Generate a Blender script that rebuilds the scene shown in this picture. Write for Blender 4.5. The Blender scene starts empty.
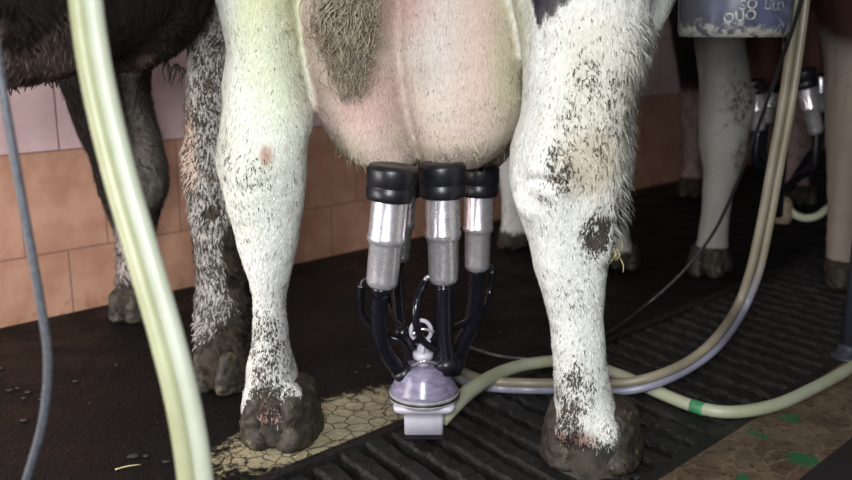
import bpy, bmesh, math, random
import numpy as np
from mathutils import Vector, Matrix, noise, kdtree
random.seed(7); rng = np.random.default_rng(7)
SC = bpy.context.scene
COL = SC.collection

# ------------------------------------------------------------------ camera geometry
F = 914.0; H = 0.78; HORIZON = 30
PITCH = math.atan((240-HORIZON)/F); CP, SP = math.cos(PITCH), math.sin(PITCH)
def ray(px, py):
    a = (px-426)/F; b = (240-py)/F
    return (a, CP+b*SP, -SP+b*CP)
def G(px, py, z=0.0):
    r = ray(px, py); t = (z-H)/r[2]; return Vector((r[0]*t, r[1]*t, z))
def P(px, py, Y):
    r = ray(px, py); t = Y/r[1]; return Vector((r[0]*t, Y, H+r[2]*t))
def PX(Y, py):           # metres per pixel at ground distance Y
    r = ray(426, py); return Y/r[1]/F
# wall frame
WA = Vector((-1.144, 2.339, 0)); WD = Vector((.7091, .7051, 0)); WN = Vector((.7051, -.7091, 0))
def W(s, d, z=0.0): return WA+WD*s+WN*d+Vector((0, 0, z))

# ------------------------------------------------------------------ helpers
def tagp(o, label=None, cat=None, group=None, kind=None):
    if label: o['label'] = label
    if cat: o['category'] = cat
    if group: o['group'] = group
    if kind: o['kind'] = kind
    return o
def empty(name, loc=(0, 0, 0), rz=0):
    o = bpy.data.objects.new(name, None); COL.objects.link(o)
    o.location = loc; o.rotation_euler = (0, 0, rz); o.empty_display_size = .05
    bpy.context.view_layer.update()
    return o
def mesh_obj(name, verts, faces, mat=None, parent=None, smooth=True):
    """verts are world coordinates; the parent is an Empty without rotation"""
    me = bpy.data.meshes.new(name)
    off = Vector((0, 0, 0))
    p = parent
    while p is not None:
        off += Vector(p.location); p = p.parent
    me.from_pydata([tuple(Vector(v)-off) for v in verts], [], faces)
    me.update()
    if smooth: me.polygons.foreach_set('use_smooth', [True]*len(me.polygons))
    if mat: me.materials.append(mat)
    o = bpy.data.objects.new(name, me); COL.objects.link(o)
    if parent: o.parent = parent
    return o
class MB:
    def __init__(s): s.v = []; s.f = []
    def add(s, vs, fs):
        b = len(s.v); s.v += [Vector(v) for v in vs]; s.f += [tuple(i+b for i in f) for f in fs]
    def rings(s, rings, closed_ends=True, loop=False):
        n = len(rings[0]); b = len(s.v)
        for r in rings: s.v += [Vector(v) for v in r]
        m = len(rings)
        for i in range(m if loop else m-1):
            j = (i+1) % m
            for k in range(n):
                l = (k+1) % n
                s.f.append((b+i*n+k, b+i*n+l, b+j*n+l, b+j*n+k))
        if closed_ends and not loop:
            s.f.append(tuple(b+k for k in range(n))[::-1])
            s.f.append(tuple(b+(m-1)*n+k for k in range(n)))
    def box(s, c, ax, ay, az):
        c = Vector(c); ax, ay, az = Vector(ax), Vector(ay), Vector(az)
        vs = [c+ax*i+ay*j+az*k for k in (-1, 1) for j in (-1, 1) for i in (-1, 1)]
        s.add(vs, [(0, 2, 3, 1), (4, 5, 7, 6), (0, 1, 5, 4), (2, 6, 7, 3), (0, 4, 6, 2), (1, 3, 7, 5)])
    def tube(s, pts, rad, n=12, sub=6):
        pts, rad = smooth_path(pts, rad, sub)
        rings = []
        t0 = (pts[1]-pts[0]).normalized()
        u = t0.orthogonal().normalized()
        for i, p in enumerate(pts):
            t = (pts[min(i+1, len(pts)-1)]-pts[max(i-1, 0)]).normalized()
            u = (u-t*u.dot(t)).normalized(); w = t.cross(u)
            rings.append([p+(u*math.cos(a)+w*math.sin(a))*rad[i] for a in [2*math.pi*k/n for k in range(n)]])
        s.rings(rings)
    def lathe(s, a, b, prof, n=28):
        """prof: (distance along a->b in metres, radius)"""
        a, b = Vector(a), Vector(b); t = (b-a).normalized(); u = t.orthogonal().normalized(); w = t.cross(u)
        s.rings([[a+t*h+(u*math.cos(k*2*math.pi/n)+w*math.sin(k*2*math.pi/n))*max(r, 1e-4) for k in range(n)] for h, r in prof])
    def ellipsoid(s, c, r, n=16, m=10, axes=None):
        c = Vector(c); A = axes or Matrix.Identity(3)
        rings = []
        for i in range(1, m):
            th = math.pi*i/m
            rings.append([c+A@Vector((r[0]*math.sin(th)*math.cos(p), r[1]*math.sin(th)*math.sin(p), -r[2]*math.cos(th)))
                          for p in [2*math.pi*k/n for k in range(n)]])
        s.rings(rings)
    def build(s, name, mat=None, parent=None, smooth=True):
        return mesh_obj(name, s.v, s.f, mat, parent, smooth)
def smooth_path(pts, rad, sub):
    pts = [Vector(p) for p in pts]
    if not isinstance(rad, (list, tuple)): rad = [rad]*len(pts)
    op, orr = [], []
    n = len(pts)
    for i in range(n-1):
        p0, p1, p2, p3 = pts[max(i-1, 0)], pts[i], pts[i+1], pts[min(i+2, n-1)]
        for k in range(sub):
            t = k/sub
            op.append(0.5*((2*p1)+(-p0+p2)*t+(2*p0-5*p1+4*p2-p3)*t*t+(-p0+3*p1-3*p2+p3)*t**3))
            orr.append(rad[i]*(1-t)+rad[i+1]*t)
    op.append(pts[-1]); orr.append(rad[-1])
    return op, orr

# ------------------------------------------------------------------ materials
class NT:
    def __init__(s, name):
        s.m = bpy.data.materials.new(name); s.m.use_nodes = True; s.t = s.m.node_tree
        s.b = s.t.nodes['Principled BSDF']
    def n(s, ty, **k):
        nd = s.t.nodes.new(ty)
        for a, v in k.items():
            if a.startswith('i_'): nd.inputs[int(a[2:])].default_value = v
            else: setattr(nd, a, v)
        return nd
    def l(s, a, b): s.t.links.new(a, b)
    def noise(s, vec, scale, detail=4, rough=.6, dist=0):
        nd = s.n('ShaderNodeTexNoise'); nd.inputs['Scale'].default_value = scale; nd.inputs['Detail'].default_value = detail
        nd.inputs['Roughness'].default_value = rough; nd.inputs['Distortion'].default_value = dist
        if vec: s.l(vec, nd.inputs['Vector'])
        return nd.outputs['Fac']
    def obj(s): return s.n('ShaderNodeTexCoord').outputs['Object']
    def scale(s, vec, sc):
        nd = s.n('ShaderNodeMapping'); nd.inputs['Scale'].default_value = sc; s.l(vec, nd.inputs[0]); return nd.outputs[0]
    def ramp(s, fac, a, b, lo=0.0, hi=1.0):
        nd = s.n('ShaderNodeMapRange'); nd.interpolation_type = 'SMOOTHSTEP'
        s.put(nd.inputs['From Min'], a); s.put(nd.inputs['From Max'], b)
        nd.inputs['To Min'].default_value = lo; nd.inputs['To Max'].default_value = hi
        s.l(fac, nd.inputs['Value']); return nd.outputs[0]
    def put(s, sock, v):
        if isinstance(v, (int, float, tuple, list)): sock.default_value = v
        else: s.l(v, sock)
    def math(s, op, a, b=0.0, c=None):
        nd = s.n('ShaderNodeMath', operation=op)
        s.put(nd.inputs[0], a); s.put(nd.inputs[1], b)
        if c is not None: s.put(nd.inputs[2], c)
        return nd.outputs[0]
    def mix(s, f, a, b, mode='MIX'):
        nd = s.n('ShaderNodeMix', data_type='RGBA', blend_type=mode)
        s.put(nd.inputs[0], f)
        for q, v in ((nd.inputs[6], a), (nd.inputs[7], b)):
            if isinstance(v, tuple) and len(v) == 3: v = v+(1,)
            s.put(q, v)
        return nd.outputs[2]
    def bump(s, h, strength, dist=.01):
        nd = s.n('ShaderNodeBump'); nd.inputs['Strength'].default_value = strength; nd.inputs['Distance'].default_value = dist
        s.l(h, nd.inputs['Height']); s.l(nd.outputs[0], s.b.inputs['Normal'])
    def col(s, v): s.put(s.b.inputs['Base Color'], v+(1,) if isinstance(v, tuple) and len(v) == 3 else v)
    def rough(s, v): s.put(s.b.inputs['Roughness'], v)
    def dist(s, vec, p):
        nd = s.n('ShaderNodeVectorMath', operation='DISTANCE'); s.l(vec, nd.inputs[0]); nd.inputs[1].default_value = tuple(p); return nd.outputs['Value']
def simple(name, col, rough=.5, metal=0, noise_amt=.15, nscale=60, spec=.5, trans=0, bump=0, dirt=None, dirt_amt=.5):
    m = NT(name); v = m.obj()
    f = m.noise(v, nscale)
    dark = tuple(c*(1-noise_amt*2) for c in col)
    c = m.mix(m.ramp(f, .3, .7), dark, col)
    if dirt:
        g = m.noise(v, nscale*.45, 5, .7)
        c = m.mix(m.ramp(g, 1-dirt_amt, 1-dirt_amt+.12), c, dirt)
    m.col(c); m.rough(rough); m.b.inputs['Metallic'].default_value = metal
    m.b.inputs['Specular IOR Level'].default_value = spec
    m.b.inputs['Transmission Weight'].default_value = trans
    if bump: m.bump(m.noise(v, nscale*1.5, 5), bump, .004)
    return m.m

def coat_material(name, hairy=True):
    m = NT(name); v = m.obj()
    at = m.n('ShaderNodeAttribute', attribute_name='coat')
    dt = m.n('ShaderNodeAttribute', attribute_name='dirt')
    base = at.outputs['Color']; dirt = dt.outputs['Fac']
    st = m.scale(v, (1, 1, .45))
    n1 = m.noise(st, 235, 3, .62, 1.0)
    n2 = m.noise(v, 38, 4, .6)
    n3 = m.noise(m.scale(v, (1, 1, .22)), 420, 2, .6)
    # mud clings in clumps between the hairs
    s1 = m.math('ADD', m.math('MULTIPLY', n1, .62), m.math('MULTIPLY', n2, .38))
    th = m.math('SUBTRACT', .725, m.math('MULTIPLY', dirt, .38))
    k = m.ramp(m.math('SUBTRACT', s1, th), -.012, .032, 0, .96)
    tone = m.mix(m.ramp(n3, .3, .75), m.mix(1.0, base, (.80, .79, .76), 'MULTIPLY'), base)
    mud = m.mix(m.ramp(n2, .35, .65), (.014, .011, .009), (.055, .043, .031))
    film = m.math('MULTIPLY', dirt, .30)
    c = m.mix(film, tone, m.mix(1.0, tone, (.42, .36, .27), 'MULTIPLY'))
    c = m.mix(k, c, mud)
    m.col(c); m.rough(.82); m.b.inputs['Specular IOR Level'].default_value = .12
    if not hairy:
        h = m.math('ADD', m.math('MULTIPLY', n3, .5), m.math('ADD', m.math('MULTIPLY', n1, .7), m.math('MULTIPLY', k, -.5)))
        m.bump(h, .55, .006)
    return m.m
MAT = {}
MAT['coat'] = coat_material('cow_coat', False)
MAT['hair'] = coat_material('cow_hair', True)
MAT['hoof'] = simple('muddy_hoof', (.058, .046, .032), .6, noise_amt=.36, nscale=60, bump=1.0, dirt=(.15, .125, .065), dirt_amt=.43)
MAT['teat'] = simple('teat_skin', (.62, .40, .36), .5, noise_amt=.06)
MAT['steel'] = None
def steel():
    m = NT('brushed_steel'); v = m.obj()
    f = m.noise(v, 130, 5, .7); g = m.noise(v, 24, 4)
    m.col(m.mix(m.ramp(f, .35, .7), (.66, .63, .67), (.84, .82, .85)))
    m.b.inputs['Metallic'].default_value = .78
    m.rough(m.ramp(g, .3, .7, .24, .34))
    m.bump(f, .05, .002); return m.m
MAT['steel'] = steel()
MAT['rubber'] = simple('blue_black_rubber', (.010, .010, .015), .36, noise_amt=.2, nscale=50, dirt=(.05, .05, .055), dirt_amt=.38)
MAT['tube'] = simple('black_milk_tube', (.008, .008, .013), .2, noise_amt=.2, nscale=70)
def clawm():
    m = NT('smoky_claw_bowl'); v = m.obj()
    f = m.noise(m.scale(v, (1, 1, 3)), 40, 4)
    m.col(m.mix(m.ramp(f, .3, .7), (.20, .175, .27), (.34, .31, .42)))
    m.rough(.22); m.b.inputs['Transmission Weight'].default_value = .25
    m.b.inputs['IOR'].default_value = 1.4
    return m.m
MAT['claw'] = clawm()
MAT['claw_far'] = simple('amber_plastic', (.36, .27, .19), .3)
MAT['claw_white'] = simple('milky_plastic', (.55, .53, .60), .35, noise_amt=.06, nscale=40)
MAT['claw_rim'] = simple('aged_clear_rim', (.34, .33, .33), .3, noise_amt=.15, nscale=70)
def hose(name, a, b, ax=0):
    m = NT(name); v = m.obj()
    f = m.noise(v, 14, 4); g = m.noise(v, 90, 3)
    c = m.mix(m.ramp(f, .3, .7), a, b)
    c = m.mix(m.ramp(g, .70, .76), c, (.22, .2, .1))
    m.col(c); m.rough(.42); m.b.inputs['Subsurface Weight'].default_value = 0.0
    return m.m
MAT['hose_yellow'] = hose('yellowed_pvc', (.27, .275, .155), (.325, .335, .20))
MAT['hose_pale'] = hose('pale_pvc', (.33, .35, .265), (.38, .40, .32))
MAT['hose_green'] = hose('pale_green_pvc', (.40, .42, .27), (.47, .49, .36))
MAT['hose_beige'] = hose('grey_beige_pvc', (.24, .21, .145), (.31, .275, .20))
def lilac():
    m = NT('grey_lilac_pvc'); v = m.obj(); sx = m.n('ShaderNodeSeparateXYZ'); m.l(v, sx.inputs[0])
    f = m.noise(v, 14, 4)
    a = m.mix(m.ramp(f, .3, .7), (.24, .24, .31), (.31, .30, .38)); b = m.mix(m.ramp(f, .3, .7), (.24, .21, .145), (.31, .275, .20))
    m.col(m.mix(m.ramp(sx.outputs[2], .10, .26), a, b)); m.rough(.3); return m.m
MAT['hose_lilac'] = lilac()
MAT['green_tape'] = simple('green_tape', (.08, .34, .15), .45)
MAT['cord'] = simple('grey_cord', (.085, .09, .105), .5, nscale=200, noise_amt=.3)
MAT['black_cable'] = simple('black_cable', (.03, .03, .032), .35)
MAT['post'] = simple('dark_painted_steel', (.045, .05, .065), .4, metal=.3, dirt=(.05, .035, .02), dirt_amt=.4)
MAT['straw'] = simple('straw', (.55, .47, .22), .6)
MAT['dung'] = simple('dung', (.035, .025, .014), .6, bump=.8, nscale=90)
MAT['tail'] = None

# ------------------------------------------------------------------ setting
def tile_wall_mat():
    m = NT('wall_tiles'); v = m.obj()         # x along the wall, z up
    sx = m.n('ShaderNodeSeparateXYZ'); m.l(v, sx.inputs[0])
    x, z = sx.outputs[0], sx.outputs[2]
    TH, TW, JW = .28, .235, .0022
    zz = m.math('DIVIDE', m.math('ADD', z, .10), TH)
    row = m.math('FLOOR', zz); fz = m.math('FRACT', zz)
    xo = m.math('ADD', x, m.math('MULTIPLY', m.math('MODULO', m.math('ADD', row, 10.0), 2.0), TW*.5))
    xx = m.math('DIVIDE', m.math('ADD', xo, 10*TW-.085-TW*.5-.002), TW)
    colm = m.math('FLOOR', xx); fx = m.math('FRACT', xx)
    dz = m.math('MULTIPLY', m.math('MINIMUM', fz, m.math('SUBTRACT', 1.0, fz)), TH)
    dx = m.math('MULTIPLY', m.math('MINIMUM', fx, m.math('SUBTRACT', 1.0, fx)), TW)
    d = m.math('MINIMUM', dz, dx)
    joint = m.ramp(d, JW*.5, JW*1.4, 1, 0)
    cx = m.n('ShaderNodeCombineXYZ'); m.l(colm, cx.inputs[0]); m.l(row, cx.inputs[1])
    wn = m.n('ShaderNodeTexWhiteNoise'); m.l(cx.outputs[0], wn.inputs[0])
    f = m.noise(v, 9, 5, .6); g = m.noise(v, 34, 5, .7)
    orange = m.mix(m.ramp(f, .35, .65), (.48, .25, .165), (.60, .34, .24))
    pink = m.mix(m.ramp(f, .35, .65), (.68, .48, .48), (.76, .56, .56))
    isp = m.ramp(row, 1.4, 1.6)
    c = m.mix(isp, orange, pink)
    c = m.mix(m.math('MULTIPLY', wn.outputs[0], .12), c, m.mix(1.0, c, (.7, .7, .7), 'MULTIPLY'))
    # splashed dirt, denser near the floor
    low = m.ramp(z, .0, .10, .20, .0)
    c = m.mix(m.ramp(m.math('ADD', g, low), .64, .86, 0, .7), c, (.30, .16, .08))
    # rusty stain on a pink tile
    sd = m.dist(v, (.408, 0, .60)); sd = m.math('ADD', sd, m.math('MULTIPLY', m.noise(v, 60, 4), .06))
    c = m.mix(m.ramp(sd, .035, .085, .85, 0), c, (.30, .17, .06))
    c = m.mix(joint, c, (.27, .15, .11))
    m.col(c); m.rough(.38); 
    m.bump(m.math('ADD', m.math('MULTIPLY', joint, -1.0), m.math('MULTIPLY', f, .15)), .4, .003)
    return m.m
def back_floor_mat():
    m = NT('dirty_tile_floor'); v = m.obj()    # object origin at WA, x along wall, y = -distance
    f = m.noise(v, 7, 6, .65); g = m.noise(v, 45, 5, .7); h = m.noise(v, 160, 3, .6)
    vo = m.n('ShaderNodeTexVoronoi', feature='DISTANCE_TO_EDGE'); vo.inputs['Scale'].default_value = 27
    wv = m.n('ShaderNodeVectorMath', operation='ADD'); m.l(v, wv.inputs[0])
    nz = m.n('ShaderNodeTexNoise'); nz.inputs['Scale'].default_value = 20; m.l(v, nz.inputs['Vector'])
    sc = m.n('ShaderNodeVectorMath', operation='SCALE'); m.l(nz.outputs['Color'], sc.inputs[0]); sc.inputs['Scale'].default_value = .035
    m.l(sc.outputs[0], wv.inputs[1]); m.l(wv.outputs[0], vo.inputs['Vector'])
    crack = m.ramp(vo.outputs['Distance'], .02, .07, 1, 0)
    tile = m.mix(m.ramp(g, .3, .7), (.34, .29, .17), (.50, .45, .31))
    tile = m.mix(m.math('MULTIPLY', crack, .85), tile, (.07, .05, .03))
    muck = m.mix(m.ramp(g, .3, .75), (.0035, .0033, .0033), (.009, .008, .0075))
    muck = m.mix(m.ramp(m.noise(v, 22, 6, .8), .60, .74), muck, (.028, .021, .015))
    # the patch scraped clean by the hooves
    pt = G(330, 425); pl = pt-WA; s0 = pl.dot(WD); d0 = pl.dot(WN)
    mp = m.n('ShaderNodeMapping'); mp.inputs['Location'].default_value = (-s0*1.0/.27*1, (d0)/.115, 0)
    mp.inputs['Scale'].default_value = (1/.27, 1/.115, 1); m.l(v, mp.inputs[0])
    ln = m.n('ShaderNodeVectorMath', operation='LENGTH'); m.l(mp.outputs[0], ln.inputs[0])
    clean = m.ramp(m.math('ADD', ln.outputs['Value'], m.math('MULTIPLY', m.math('SUBTRACT', g, .5), 1.5)), .72, 1.08, 1, 0)
    c = m.mix(clean, muck, tile)
    m.col(c); m.rough(m.ramp(f, .3, .7, .35, .7))
    m.b.inputs['Specular IOR Level'].default_value = .14
    m.bump(m.math('ADD', g, m.math('MULTIPLY', h, .5)), .7, .008)
    return m.m
def grate_mat():
    m = NT('wet_grating'); v = m.obj()
    g = m.noise(v, 45, 5, .7); f = m.noise(v, 9, 4); h = m.noise(v, 130, 4, .7)
    c = m.mix(m.ramp(g, .3, .75), (.006, .0055, .005), (.020, .0185, .017))
    c = m.mix(m.ramp(h, .60, .78), c, (.075, .066, .048))
    m.col(c); m.rough(m.ramp(f, .3, .7, .32, .6)); m.b.inputs['Specular IOR Level'].default_value = .4
    m.bump(m.math('ADD', g, h), .8, .006); return m.m
def strip_mat():
    m = NT('walkway_tiles'); v = m.obj()
    f = m.noise(v, 8, 5, .65); g = m.noise(v, 50, 5, .7)
    vo = m.n('ShaderNodeTexVoronoi', feature='DISTANCE_TO_EDGE'); vo.inputs['Scale'].default_value = 17
    nz = m.n('ShaderNodeTexNoise'); nz.inputs['Scale'].default_value = 15; m.l(v, nz.inputs['Vector'])
    sc = m.n('ShaderNodeVectorMath', operation='SCALE'); m.l(nz.outputs['Color'], sc.inputs[0]); sc.inputs['Scale'].default_value = .06
    ad = m.n('ShaderNodeVectorMath', operation='ADD'); m.l(v, ad.inputs[0]); m.l(sc.outputs[0], ad.inputs[1]); m.l(ad.outputs[0], vo.inputs['Vector'])
    crack = m.ramp(vo.outputs['Distance'], .01, .05, 1, 0)
    c = m.mix(m.ramp(f, .35, .7), (.085, .055, .036), (.17, .12, .078))
    c = m.mix(m.math('MULTIPLY', crack, .4), c, (.25, .20, .13))
    c = m.mix(m.ramp(g, .52, .68), c, (.035, .022, .015))
    for px, py, r in ((790, 418, .020), (762, 436, .012), (752, 432, .010), (803, 459, .026), (743, 478, .014)):
        p = G(px, py)-WA; q = (p.dot(WD), -p.dot(WN), 0)
        d = m.math('ADD', m.dist(v, q), m.math('MULTIPLY', m.math('SUBTRACT', g, .5), .045))
        c = m.mix(m.ramp(d, r*.8, r*1.35, .85, 0), c, (.012, .12, .045))
    m.col(c); m.rough(m.ramp(g, .3, .7, .3, .5)); m.b.inputs['Specular IOR Level'].default_value = .4
    m.bump(g, .4, .004); return m.m
WROT = math.atan2(WD.y, WD.x)
def wf_obj(name, mb, mat, kind='structure', smooth=False):
    """mb in wall-frame coordinates (s, -d, z)"""
    me = bpy.data.meshes.new(name); me.from_pydata([tuple(v) for v in mb.v], [], mb.f); me.update()
    me.materials.append(mat)
    bm = bmesh.new(); bm.from_mesh(me); bmesh.ops.recalc_face_normals(bm, faces=bm.faces); bm.to_mesh(me); bm.free()
    o = bpy.data.objects.new(name, me); COL.objects.link(o)
    o.location = WA; o.rotation_euler = (0, 0, WROT)
    if kind: o['kind'] = kind
    return o
S0, S1 = -2.2, 6.5
def slab(name, d0, d1, z0, z1, mat, s0=S0, s1=S1):
    b = MB(); b.box(((s0+s1)/2, -(d0+d1)/2, (z0+z1)/2), ((s1-s0)/2, 0, 0), (0, (d1-d0)/2, 0), (0, 0, (z1-z0)/2))
    return wf_obj(name, b, mat)
slab('wall_back', -.15, 0, -.3, 2.7, tile_wall_mat())
slab('floor', 0, 1.19, -.3, 0, back_floor_mat())
drain = simple('drain_channel', (.010, .009, .008), .5)
slab('floor_channel', 1.19, 1.70, -.3, -.12, drain)
slab('floor_walkway', 1.70, 1.885, -.3, 0, strip_mat())
slab('trim_curb', 1.885, 1.97, -.9, .012, simple('curb_steel', (.022, .020, .020), .45, dirt=(.02, .015, .012), dirt_amt=.5, bump=.4))
slab('floor_pit', 1.97, 4.6, -1.0, -.9, simple('pit_concrete', (.12, .11, .10), .6))
slab('wall_pit', 4.6, 4.75, -1.0, 2.7, simple('pit_wall_plaster', (.35, .33, .30), .7))
slab('ceiling', -.15, 4.75, 2.7, 2.8, simple('ceiling_panels', (.35, .34, .32), .8))

# slotted grating over the channel
def grating():
    root = empty('floor_grating', tuple(W(2.0, 1.445, 0)))
    tagp(root, 'dark wet slotted floor grating running under the cows between the tiled strips', 'grating')
    ang = math.radians(-35)
    dv = Vector((math.sin(ang), math.cos(ang), 0))
    wd = WD; wn = WN
    # express slat direction in wall frame
    ds, dd = dv.dot(wd), dv.dot(wn)
    k = ds/dd
    b = MB()
    D0, D1 = 1.215, 1.675
    ns = 6
    pitch = .0655/abs(math.sin(math.acos(abs(dv.dot(wd)))))
    hw = .0215/abs(math.sin(math.acos(abs(dv.dot(wd)))))
    i = 0; s = -1.6
    while s < 4.4:
        rings = []
        for q in range(31):
            d = D0+(D1-D0)*q/30
            sc = s+k*(d-D0)
            w = hw*(1+.22*noise.noise(Vector((s*19, d*30, 0))))
            h = .008*noise.noise(Vector((s*21, d*34, 4)))-.003
            sec = [(-w*.85, -.05), (-w, -.006+h), (-w*.72, h), (w*.72, h), (w, -.006+h), (w*.85, -.05)]
            rings.append([W(sc+a, d, z-.001) for a, z in sec])
        b.rings(rings)
        s += pitch; i += 1
    sl = b.build('slats', grate, root, smooth=False)
    tagp(sl, kind='stuff')
    f = MB()
    for d in (1.2025, 1.6875):
        f.box(W(1.4, d, -.026), WD*3.2, WN*.0125, (0, 0, .0265))
    f.build('frame', grate, root, smooth=False)
grate = grate_mat()
grating()

# ------------------------------------------------------------------ cows
FWD = Vector((.318, .948, 0)).normalized(); RGT = Vector((FWD.y, -FWD.x, 0))
def interp_rows(rows, sub):
    """rows: list of tuples; Catmull-Rom on every component"""
    out = []; n = len(rows)
    for i in range(n-1):
        a = [np.array(rows[max(i-1, 0)]), np.array(rows[i]), np.array(rows[i+1]), np.array(rows[min(i+2, n-1)])]
        for k in range(sub):
            t = k/sub
            out.append(.5*((2*a[1])+(-a[0]+a[2])*t+(2*a[0]-5*a[1]+4*a[2]-a[3])*t*t+(-a[0]+3*a[1]-3*a[2]+a[3])*t**3))
    out.append(np.array(rows[-1])); return out
def leg_rows(spec):
    """spec: (py, x_left, x_right, Y, half depth) traced silhouettes -> (x, y, z, rx, ry)"""
    out = []
    for py, xl, xr, Y, ry in spec:
        c = P((xl+xr)/2, py, Y); out.append((c.x, c.y, c.z, (xr-xl)/2*PX(Y, py), ry))
    return out
def shift(rows, d): return [(r[0]+d[0], r[1]+d[1], r[2]+d[2], r[3], r[4]) for r in rows]
def add_rows(mb, rows, sub=5, n=20, e=2.3, rot=0.0):
    rings = []
    for r in interp_rows(rows, sub):
        ring = []
        for k in range(n):
            a = 2*math.pi*k/n; ca, sa = math.cos(a), math.sin(a)
            x = math.copysign(abs(ca)**(2/e), ca)*max(r[3], .004); y = math.copysign(abs(sa)**(2/e), sa)*max(r[4], .004)
            x, y = x*math.cos(rot)-y*math.sin(rot), x*math.sin(rot)+y*math.cos(rot)
            ring.append((r[0]+x, r[1]+y, r[2]))
        rings.append(ring)
    mb.rings(rings)
def add_torso(mb, O, k=1.0):
    secs = [(-.20, 1.16, .05, .05), (-.15, 1.15, .14, .13), (-.02, 1.12, .23, .20), (.2, 1.08, .27, .27), (.5, 1.04, .29, .325), (.85, 1.02, .31, .34),
            (1.15, 1.02, .30, .33), (1.4, 1.05, .25, .32), (1.62, 1.10, .19, .27), (1.8, 1.17, .13, .22), (2.0, 1.28, .10, .16), (2.15, 1.36, .09, .13), (2.2, 1.37, .06, .09)]
    rings = []
    for s in interp_rows(secs, 4):
        c = O+FWD*s[0]+Vector((0, 0, s[1]))
        rings.append([c+RGT*(math.cos(a)*s[2])+Vector((0, 0, math.sin(a)*s[3])) for a in [2*math.pi*q/24 for q in range(24)]])
    mb.rings(rings)
    # head
    secs = [(2.02, 1.42, .07, .08), (2.12, 1.42, .105, .12), (2.22, 1.36, .105, .13), (2.34, 1.28, .08, .10), (2.46, 1.20, .062, .075), (2.54, 1.15, .065, .065), (2.57, 1.13, .045, .045)]
    rings = []
    for s in interp_rows(secs, 4):
        c = O+FWD*s[0]+Vector((0, 0, s[1]))
        rings.append([c+RGT*(math.cos(a)*s[2])+Vector((0, 0, math.sin(a)*s[3])) for a in [2*math.pi*q/20 for q in range(20)]])
    mb.rings(rings)
    for sg in (-1, 1):      # ears
        c = O+FWD*2.08+RGT*(sg*.17)+Vector((0, 0, 1.42))
        A = Matrix((RGT, FWD, Vector((0, 0, 1)))).transposed()
        mb.ellipsoid(c, (.09, .025, .045), axes=A)
def hind_upper(rows, O, side, top_y):
    """continues a traced hind leg up into the thigh and rump"""
    r0 = rows[0]
    a = O+RGT*(side*.20)+FWD*.18
    return [(a.x, a.y, 1.22, .08, .16), (a.x, a.y, 1.10, .115, .24),
            ((a.x*.6+r0[0]*.4), a.y*.6+r0[1]*.4, .98, max(.11, r0[3]*.95), .20)]+list(rows)
def front_upper(rows, O, side):
    r0 = rows[0]
    a = O+RGT*(side*.17)+FWD*1.45
    return [(a.x, a.y, 1.20, .06, .10), (a.x, a.y, 1.02, .085, .14), ((a.x+r0[0])/2, (a.y+r0[1])/2, .86, max(.06, r0[3]), .10)]+list(rows)

def finish_cow(root, mb, voxel, paint, smooth_it=6):
    bm = bmesh.new()
    vs = [bm.verts.new(v) for v in mb.v]
    for f in mb.f:
        try: bm.faces.new([vs[i] for i in f])
        except ValueError: pass
    bmesh.ops.triangulate(bm, faces=[f for f in bm.faces if len(f.verts) > 4])
    bmesh.ops.recalc_face_normals(bm, faces=bm.faces)
    me = bpy.data.meshes.new('tmp'); bm.to_mesh(me); bm.free()
    o = bpy.data.objects.new('tmp', me); COL.objects.link(o)
    r = o.modifiers.new('r', 'REMESH'); r.mode = 'VOXEL'; r.voxel_size = voxel
    s = o.modifiers.new('s', 'SMOOTH'); s.factor = .5; s.iterations = smooth_it
    dg = bpy.context.evaluated_depsgraph_get(); dg.update()
    me2 = bpy.data.meshes.new_from_object(o.evaluated_get(dg))
    bpy.data.objects.remove(o)
    n = len(me2.vertices)
    co = np.empty(n*3, np.float32); me2.vertices.foreach_get('co', co); co = co.reshape(-1, 3)
    nr = np.empty(n*3, np.float32); me2.vertices.foreach_get('normal', nr); nr = nr.reshape(-1, 3)
    coat, dirt = paint(co, nr)
    bump = lump(co)*.0016
    co2 = co+nr*bump[:, None]
    off = np.array(root.location, np.float32)
    me2.vertices.foreach_set('co', (co2-off).astype(np.float32).ravel())
    ca = me2.attributes.new('coat', 'FLOAT_COLOR', 'POINT'); ca.data.foreach_set('color', np.c_[coat, np.ones(n)].astype(np.float32).ravel())
    da = me2.attributes.new('dirt', 'FLOAT', 'POINT'); da.data.foreach_set('value', dirt.astype(np.float32))
    me2.polygons.foreach_set('use_smooth', [True]*len(me2.polygons))
    me2.materials.clear(); me2.materials.append(MAT['coat']); me2.update()
    b = bpy.data.objects.new('body', me2); COL.objects.link(b); b.parent = root
    return b, co2, nr, coat, dirt
def vnoise(co, sc, seed=0):
    """cheap smooth pseudo noise from summed sines"""
    r = np.random.default_rng(seed); v = np.zeros(len(co))
    for i in range(7):
        k = r.normal(size=3); k /= np.linalg.norm(k); v += np.sin(co@k*sc*(.6+.16*i)+r.uniform(0, 6.28))
    return v/3.0
def lump(co): return vnoise(co, 55, 3)+.6*vnoise(co, 110, 5)
def blob(co, p, r, soft=.35, sc=(1, 1, 1)):
    d = np.sqrt((((co-np.array(p))*np.array(sc))**2).sum(1))/r
    d = d+.10*vnoise(co, 60, 11)+.06*vnoise(co, 170, 12)
    return np.clip((1-d)/soft+.5, 0, 1)
def lerp(c, w, col): return c*(1-w[:, None])+np.array(col)*w[:, None]

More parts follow.
